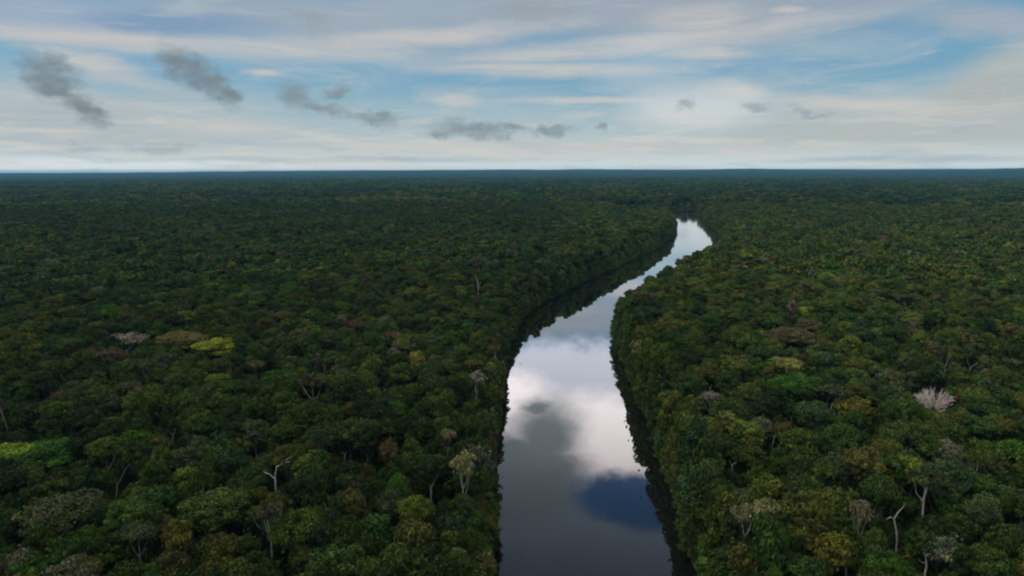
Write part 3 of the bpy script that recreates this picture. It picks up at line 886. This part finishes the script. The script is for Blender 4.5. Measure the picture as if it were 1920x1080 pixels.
DEAD += [
    stem(326, 832, 7, 1.0, (0.34, 0.30, 0.25), 'thin forked grey snag uphill of the yellowish ball crown', 'the thin forked snag'),
    stem(646, 866, 6, 0.7, (0.46, 0.42, 0.36), 'short pale twig like snag in a dark hollow beyond the fresh green crown', 'the twig snag'),
    stem(808, 936, 3, 1.0, (0.36, 0.32, 0.27), 'slim pale stem standing in shadow beside the see-through white trunk tree', 'the slim shadowed stem'),
    stem(536, 640, 4, 0.8, (0.48, 0.44, 0.37), 'white stick of a dead tree uphill of the leaf green cushion', 'the white stick'),
    stem(608, 704, 4, 0.8, (0.34, 0.31, 0.26), 'grey forked stem between the leaf green cushion and the V trunk tree', 'the grey forked stem'),
    stem(1512, 737, 3, 0.8, (0.58, 0.53, 0.45), 'bright white straight stem beside the broad vivid green crown', 'the bright white stem'),
    stem(1372, 886, -7, 0.8, (0.50, 0.44, 0.36), 'whitish forked snag near the curved trunk tree on the bulging side', 'the whitish forked snag'),
    stem(1448, 836, 5, 0.8, (0.36, 0.32, 0.27), 'greyish brown forked snag between the curved trunk tree and the yellow green dome', 'the greyish snag'),
    stem(1482, 798, 3, 0.7, (0.40, 0.36, 0.30), 'small upright dead stem downhill of the broad vivid green crown', 'the small upright stem'),
    stem(1330, 742, 3, 0.7, (0.42, 0.37, 0.30), 'short tan dead stem touching the small whitish grey crown', 'the short tan stem'),
]
for px0, lines, bark, label, short in DEAD:
    r = np.random.default_rng(int(px0[0]))
    z_ref = 18.0
    base, arr = bare_mesh('trunk', lines, z_ref, px0, r)
    V, F, A = arr
    # continue the stem down to the ground
    i0 = V[:6].mean(0)
    V2, F2 = tube(np.array([[i0[0] * 0.6, i0[1], -0.3], i0 + np.array([0, 0, 0.3])]), [lines[0][1], lines[0][1] * 0.8], 6)
    V = np.vstack([V, V2]); F = np.vstack([F, F2 + len(A)])
    me = trunk_mesh('dead_tree', (V, F, None))
    o = mesh_obj('dead_tree', me)
    o.location = (base[0], base[1], 0.9)
    o['bark'] = list(bark)
    tag(o, label, 'tree')
    KEEP.append((base[0], base[1], 3.2))
    for pts_, _, _ in lines:
        for (x, y) in pts_:
            if y <= px0[1] + 4:
                q = V[:1] * 0
                d_ = ray(x, y); tt = (base[1] - 0) / d_[1]
                LOOK.append((np.array([0, 0, CAM_H]) + d_ * tt, 2.2))
    LANDMARKS.append((px0[0], px0[1] - 15, short))
    n_tree += 1

# the pink leafless tree: a dense hemisphere of fine pale branches
def twig_tree(px, py, wpx, zc, seed):
    r = np.random.default_rng(seed)
    P = unproject(px, py, zc)
    rad = wpx / 2 / FPX * np.linalg.norm(P - np.array([0, 0, CAM_H]))
    t = Geo()
    foot = np.array([0, 0, zc - rad * 0.75])
    V, F = tube(bent((0, 0, -1), foot, r, 6, 0.02), np.linspace(0.5, 0.36, 6), 7); t.add(V, F)
    for k in range(64):
        th = r.uniform(0, 6.28); u = r.uniform(0.0, 1) ** 0.9
        ph = math.asin(min(1, u))
        L = rad * r.uniform(0.9, 1.03)
        d_ = np.array([math.cos(ph) * math.cos(th), math.cos(ph) * math.sin(th), math.sin(ph) * 0.95])
        tip = foot + d_ * L * np.array([1, 1, 1.15])
        br = bent(foot, tip, r, 5, 0.05)
        V, F = tube(br, np.linspace(0.19, 0.06, 5), 5); t.add(V, F)
        for j in range(9):
            s = r.uniform(0.35, 0.95)
            p0 = br[0] + (br[-1] - br[0]) * s
            dd = d_ + r.normal(0, 0.45, 3); dd[2] = abs(dd[2]); dd /= np.linalg.norm(dd)
            tw = bent(p0, p0 + dd * rad * r.uniform(0.16, 0.30), r, 3, 0.08)
            V, F = tube(tw, [0.09, 0.07, 0.04], 4); t.add(V, F)
    return P, t.arrays(), rad
P, arr, rad = twig_tree(1752, 745, 66, 22.0, 12)
root = bpy.data.objects.new('leafless_tree', None); COL.objects.link(root)
root.location = (P[0], P[1], 0.9)
tag(root, 'pale pink leafless tree, a dense fan of bare branches', 'tree')
V, F, A = arr
nst = 6 * 7
sel = (F < nst).all(1)
tr = trunk_mesh('trunk', (V[:nst], F[sel], None)); to = bpy.data.objects.new('trunk', tr); COL.objects.link(to); to.parent = root
cr = trunk_mesh('branches', (V[nst:], F[~sel] - nst, None)); co = bpy.data.objects.new('branches', cr); COL.objects.link(co); co.parent = root
to['bark'] = [0.5, 0.42, 0.37]; co['bark'] = [0.76, 0.67, 0.60]
KEEP.append((P[0], P[1], rad + 1.0)); LOOK.append((P, rad * 1.1)); LOOK.append((P + np.array([-rad * 0.6, 0, -1]), 3.0)); LOOK.append((P + np.array([rad * 0.6, 0, -1]), 3.0)); LOOK.append((P - np.array([0, 0, 4.5]), 4.5))
LANDMARKS.append((1752, 745, 'the pink leafless tree'))
n_tree += 1

# ------------------------------------------------------------------ scatter the rest of the forest
WT = dict(dome=0.42, broad=0.20, umbrella=0.07, narrow=0.12, gappy=0.11, small=0.07, spire=0.02, sparse=0.03)
WF_ = dict(dome=0.46, broad=0.22, umbrella=0.08, narrow=0.12, gappy=0.10, sparse=0.03)
add_scatter(5.2, 0, 650, WT, 0.40, 1.00, 21, 3.2, 0)
add_scatter(5.9, 650, 2000, WF_, 0.46, 1.10, 22, 3.2, 1)
# understorey that closes the gaps
add_scatter(5.6, 0, 480, dict(small=1.0), 0.65, 1.1, 23, 2.5, 2)
# the two shores, thick with leaves down to the water
def shore(L, side, seed):
    r = np.random.default_rng(seed)
    tan = np.gradient(L, axis=0); tan /= np.linalg.norm(tan, axis=1)[:, None]
    nor = np.stack([-tan[:, 1], tan[:, 0]], 1) * side
    out = []
    acc = 0.0
    for i in range(1, len(L)):
        acc += np.linalg.norm(L[i] - L[i - 1])
        gap = 2.9 if L[i][1] < 700 else 6.0
        if acc > gap:
            acc = 0.0
            for off, sm in ((r.uniform(-0.1, 0.8), 0.42), (r.uniform(0.4, 1.8), 0.52), (r.uniform(1.0, 2.8), 0.8), (r.uniform(3.5, 6.5), 1.12)):
                out.append((L[i][0] + nor[i][0] * off, L[i][1] + nor[i][1] * off, sm))
    out = np.array(out); tall = 1.0 if side < 0 else 0.35
    zf = 1 + tall * np.where(out[:, 2] > 1, 0.6, np.where(out[:, 2] > 0.5, 0.35, 0.0)) * np.where(out[:, 1] > 430, 0.2, 1.0)
    keep = river_dist(out[:, 0], out[:, 1]) > -0.3
    out = out[keep]; zf = zf[keep]
    n = len(out)
    p = choose(dict(bank=1.0), n, r)
    s = out[:, 2] * r.uniform(0.7, 1.25, n)
    lod = np.where(out[:, 1] < 800, 3, 1)
    pts.append(np.stack([out[:, 0], out[:, 1], p, s, r.uniform(0, 6.28, n), tint_pick(out[:, 0], out[:, 1], r), r.choice(3, n, p=[0.10, 0.45, 0.45]), lod, s * zf * r.uniform(0.7, 1.3, n)], 1))
shore(LS, 1, 31); shore(RS, -1, 32)
ALL = np.concatenate(pts)

# open the sight lines to the trees described above
CH = np.array([{'small': 11.5, 'bank': 8.0, 'umbrella': 24.5}.get(s, 20.5) for s in SHAPES])
CR = np.array([SIZE[s] for s in SHAPES])
pi = ALL[:, 2].astype(int)
Cc = np.stack([ALL[:, 0], ALL[:, 1], CH[pi] * ALL[:, 8] + 1], 1)
Cr = CR[pi] * ALL[:, 3]
drop = np.zeros(len(ALL), bool)
cam0 = np.array([0, 0, CAM_H])
for Tg, rad_ in LOOK:
    L = Tg - cam0; Ln = np.linalg.norm(L); u = L / Ln
    t_ = (Cc - cam0) @ u
    near = (t_ < Ln + 2.0) & (t_ > Ln - 90)
    dist = np.linalg.norm(Cc - cam0 - t_[:, None] * u, axis=1)
    drop |= near & (dist < Cr * 0.88 + rad_ * 0.6)
ALL = ALL[~drop]
pi = ALL[:, 2].astype(int)

# ------------------------------------------------------------------ the 300 trees that show largest become objects of their own
Cc = np.stack([ALL[:, 0], ALL[:, 1], CH[pi] * ALL[:, 8] + 1], 1)
Cr = CR[pi] * ALL[:, 3]
qx, qy, dep = project(Cc)
pr = Cr * FPX / np.maximum(dep, 1)
inside = (dep > 10) & (qx > -0.3 * pr) & (qx < 1920 + 0.3 * pr) & (qy < 1080 + 0.3 * pr) & (qy > 0) & ((ALL[:, 7] == 0) | (ALL[:, 7] == 3))
score = np.where(inside, pr, -1)
order = np.argsort(-score)
N_OBJ = 300 - n_tree
near_ids = order[:N_OBJ]
SHAPE_WORD = dict(dome='domed', broad='spreading', umbrella='flat-topped', narrow='slender', gappy='open', small='low bushy', bank='overhanging',
                  spire='pointed', sparse='thin-leaved')
lm = np.array([(a, b) for a, b, _ in LANDMARKS])
rows = []
for j in near_ids:
    x, y = qx[j], qy[j]
    s = SHAPES[int(ALL[j, 2])]
    dx = x - lm[:, 0]; dy = y - lm[:, 1]
    same = (lm[:, 0] > 1080) == (x > 1080)
    dd = np.hypot(dx, dy * 1.5) + np.where(same, 0, 5000)
    o2 = np.argsort(dd)
    k = o2[0]
    river_side = (dx[k] > 0) if x < 1080 else (dx[k] < 0)
    if abs(dy[k]) * 1.6 > abs(dx[k]):
        rel = 'in front of' if dy[k] > 0 else 'behind'
    else:
        rel = 'on the river side of' if river_side else 'on the inland side of'
    size = 'small ' if pr[j] < np.median(pr[near_ids]) * 0.8 else ('large ' if pr[j] > np.median(pr[near_ids]) * 1.25 else '')
    if s == 'bank':
        size = ''
    rows.append([j, size, TN[int(ALL[j, 5])], s, rel, LANDMARKS[k][2], LANDMARKS[o2[1]][2], dd[k]])
def text(row, second=False):
    j, size, tint, s, rel, a, b, _ = row
    t = f"{size}{tint} {SHAPE_WORD[s]} tree {rel} {a}"
    return t + (f", towards {b}" if second else '')
from collections import defaultdict
labels = {}
by = defaultdict(list)
for row in rows:
    by[text(row)].append(row)
n_words = lambda t: len(t.replace('-', ' ').split())
ORD = ['second', 'third', 'fourth', 'fifth', 'sixth', 'seventh', 'eighth']
for t, v in by.items():
    v.sort(key=lambda q: q[7])
    seconds = [text(q, True) for q in v]
    k_ = 0
    for n_, row in enumerate(v):
        if n_ == 0:
            labels[row[0]] = t if len(v) == 1 or n_words(t) > 13 else t + ', close to it'
        elif seconds.count(seconds[n_]) == 1 and n_words(seconds[n_]) <= 16:
            labels[row[0]] = seconds[n_]
        else:
            labels[row[0]] = f"{ORD[min(k_, 6)]} {t}"
            k_ += 1
for j in near_ids:
    x, y, p, s, rot, ti, bi, lod, sz = ALL[j]
    p = int(p)
    tint = np.array(TINTS[TN[int(ti)]]) * painted_light(x, y) * rng.uniform(0.75, 1.3) * rng.uniform(0.94, 1.06, 3)
    link_tree(NAME_OF[SHAPES[p]], labels[j], 'trees along the river shores' if SHAPES[p] == 'bank' else 'single trees of the rainforest canopy',
              PROTO[p][1], PROTO[p][2], (x, y, 0.9), rot, s, sz, tint, BARKS[BN[int(bi)]])

# ------------------------------------------------------------------ everything farther off: one forest of instanced crowns
rest = np.ones(len(ALL), bool); rest[near_ids] = False
Q = ALL[rest]
n = len(Q)
pid = Q[:, 2].astype(int) + np.where(Q[:, 7] == 1, NP_, 0)
px_, py_ = Q[:, 0], Q[:, 1]
tint = np.array([TINTS[k] for k in TN])[Q[:, 5].astype(int)] * painted_light(px_, py_)[:, None] * (1 + rng.uniform(-0.25, 0.28, n) * np.clip(1.2 - py_ / 2200, 0.4, 1))[:, None] * rng.uniform(0.93, 1.07, (n, 3))
bark = np.array([BARKS[k] for k in BN])[Q[:, 6].astype(int)]
scl = np.stack([Q[:, 3], Q[:, 3], Q[:, 8]], 1); rot = Q[:, 4]; zz = np.full(n, 0.9)
# patches
Xp, Yp = jitter_grid(PATCH * 0.86, 1960, FAR0 + 400, 41, 0.10)
dp = river_dist(Xp, Yp)
ok = dp > PATCH * 0.6
Xp, Yp = Xp[ok], Yp[ok]
m_ = len(Xp)
r = np.random.default_rng(42)
ptint = np.array([TINTS[k] for k in TN])[r.choice([0, 1, 3, 4, 10, 2, 7], m_, p=[0.27, 0.22, 0.12, 0.14, 0.14, 0.07, 0.04])] * r.uniform(0.82, 1.0, m_)[:, None] * (1 + 0.16 * wave(Xp, Yp, 67, 1500, 2))[:, None]
pid = np.r_[pid, 2 * NP_ + r.integers(0, NPATCH, m_)]
px_ = np.r_[px_, Xp]; py_ = np.r_[py_, Yp]; zz = np.r_[zz, np.full(m_, 0.5)]
tint = np.vstack([tint, ptint]); bark = np.vstack([bark, np.tile(BARKS['grey'], (m_, 1))])
scl = np.vstack([scl, r.uniform(0.95, 1.15, (m_, 1)) * np.ones((1, 3))]); rot = np.r_[rot, r.integers(0, 4, m_) * math.pi / 2 + r.normal(0, 0.1, m_)]
me = bpy.data.meshes.new('forest')
me.vertices.add(len(px_))
me.vertices.foreach_set('co', np.stack([px_, py_, zz], 1).astype(np.float32).ravel())
def attr(name, kind, data, key='value'):
    a = me.attributes.new(name, kind, 'POINT')
    a.data.foreach_set(key, np.ascontiguousarray(data).ravel())
attr('pid', 'INT', pid.astype(np.int32))
attr('tint', 'FLOAT_VECTOR', tint.astype(np.float32), 'vector')
attr('bark', 'FLOAT_VECTOR', bark.astype(np.float32), 'vector')
attr('scl', 'FLOAT_VECTOR', scl.astype(np.float32), 'vector')
attr('turn', 'FLOAT_VECTOR', np.stack([rot * 0, rot * 0, rot], 1).astype(np.float32), 'vector')
me.update()
forest = bpy.data.objects.new('forest', me)
COL.objects.link(forest)
tag(forest, 'dense mixed green rainforest canopy on both sides of the river', 'forest', kind='stuff')
ng = bpy.data.node_groups.new('forest', 'GeometryNodeTree')
ng.interface.new_socket('Geometry', in_out='INPUT', socket_type='NodeSocketGeometry')
ng.interface.new_socket('Geometry', in_out='OUTPUT', socket_type='NodeSocketGeometry')
gi = ng.nodes.new('NodeGroupInput'); go = ng.nodes.new('NodeGroupOutput')
ci = ng.nodes.new('GeometryNodeCollectionInfo')
ci.inputs['Collection'].default_value = protos
ci.inputs['Separate Children'].default_value = True
ci.inputs['Reset Children'].default_value = True
ip = ng.nodes.new('GeometryNodeInstanceOnPoints')
ip.inputs['Pick Instance'].default_value = True
def named(name, dt):
    q = ng.nodes.new('GeometryNodeInputNamedAttribute'); q.data_type = dt
    q.inputs['Name'].default_value = name
    return q.outputs['Attribute']
ng.links.new(gi.outputs[0], ip.inputs['Points'])
ng.links.new(ci.outputs[0], ip.inputs['Instance'])
ng.links.new(named('pid', 'INT'), ip.inputs['Instance Index'])
ng.links.new(named('turn', 'FLOAT_VECTOR'), ip.inputs['Rotation'])
ng.links.new(named('scl', 'FLOAT_VECTOR'), ip.inputs['Scale'])
ng.links.new(ip.outputs[0], go.inputs[0])
md = forest.modifiers.new('forest', 'NODES'); md.node_group = ng
print('points', len(px_), 'objects', len(near_ids), 'named', n_tree)

# ------------------------------------------------------------------ air
HZ = 2.5e-5
def haze():
    m, N, out = new_mat('haze')
    v = N.new('ShaderNodeVolumePrincipled')
    v.inputs['Color'].default_value = (0.24, 0.66, 1.0, 1)
    v.inputs['Density'].default_value = HZ
    v.inputs['Anisotropy'].default_value = 0.1
    N.put(out.inputs['Volume'], v.outputs[0])
    x0, x1, y0, y1, z0, z1 = -39000, 39000, -39000, 39000, -5.0, 150.0
    V = [(x, y, z) for x in (x0, x1) for y in (y0, y1) for z in (z0, z1)]
    F = [(0, 1, 3, 2), (4, 6, 7, 5), (0, 4, 5, 1), (2, 3, 7, 6), (0, 2, 6, 4), (1, 5, 7, 3)]
    o = mesh_obj('haze', mesh_from('haze', V, F), [m])
    tag(o, kind='stuff')
haze()
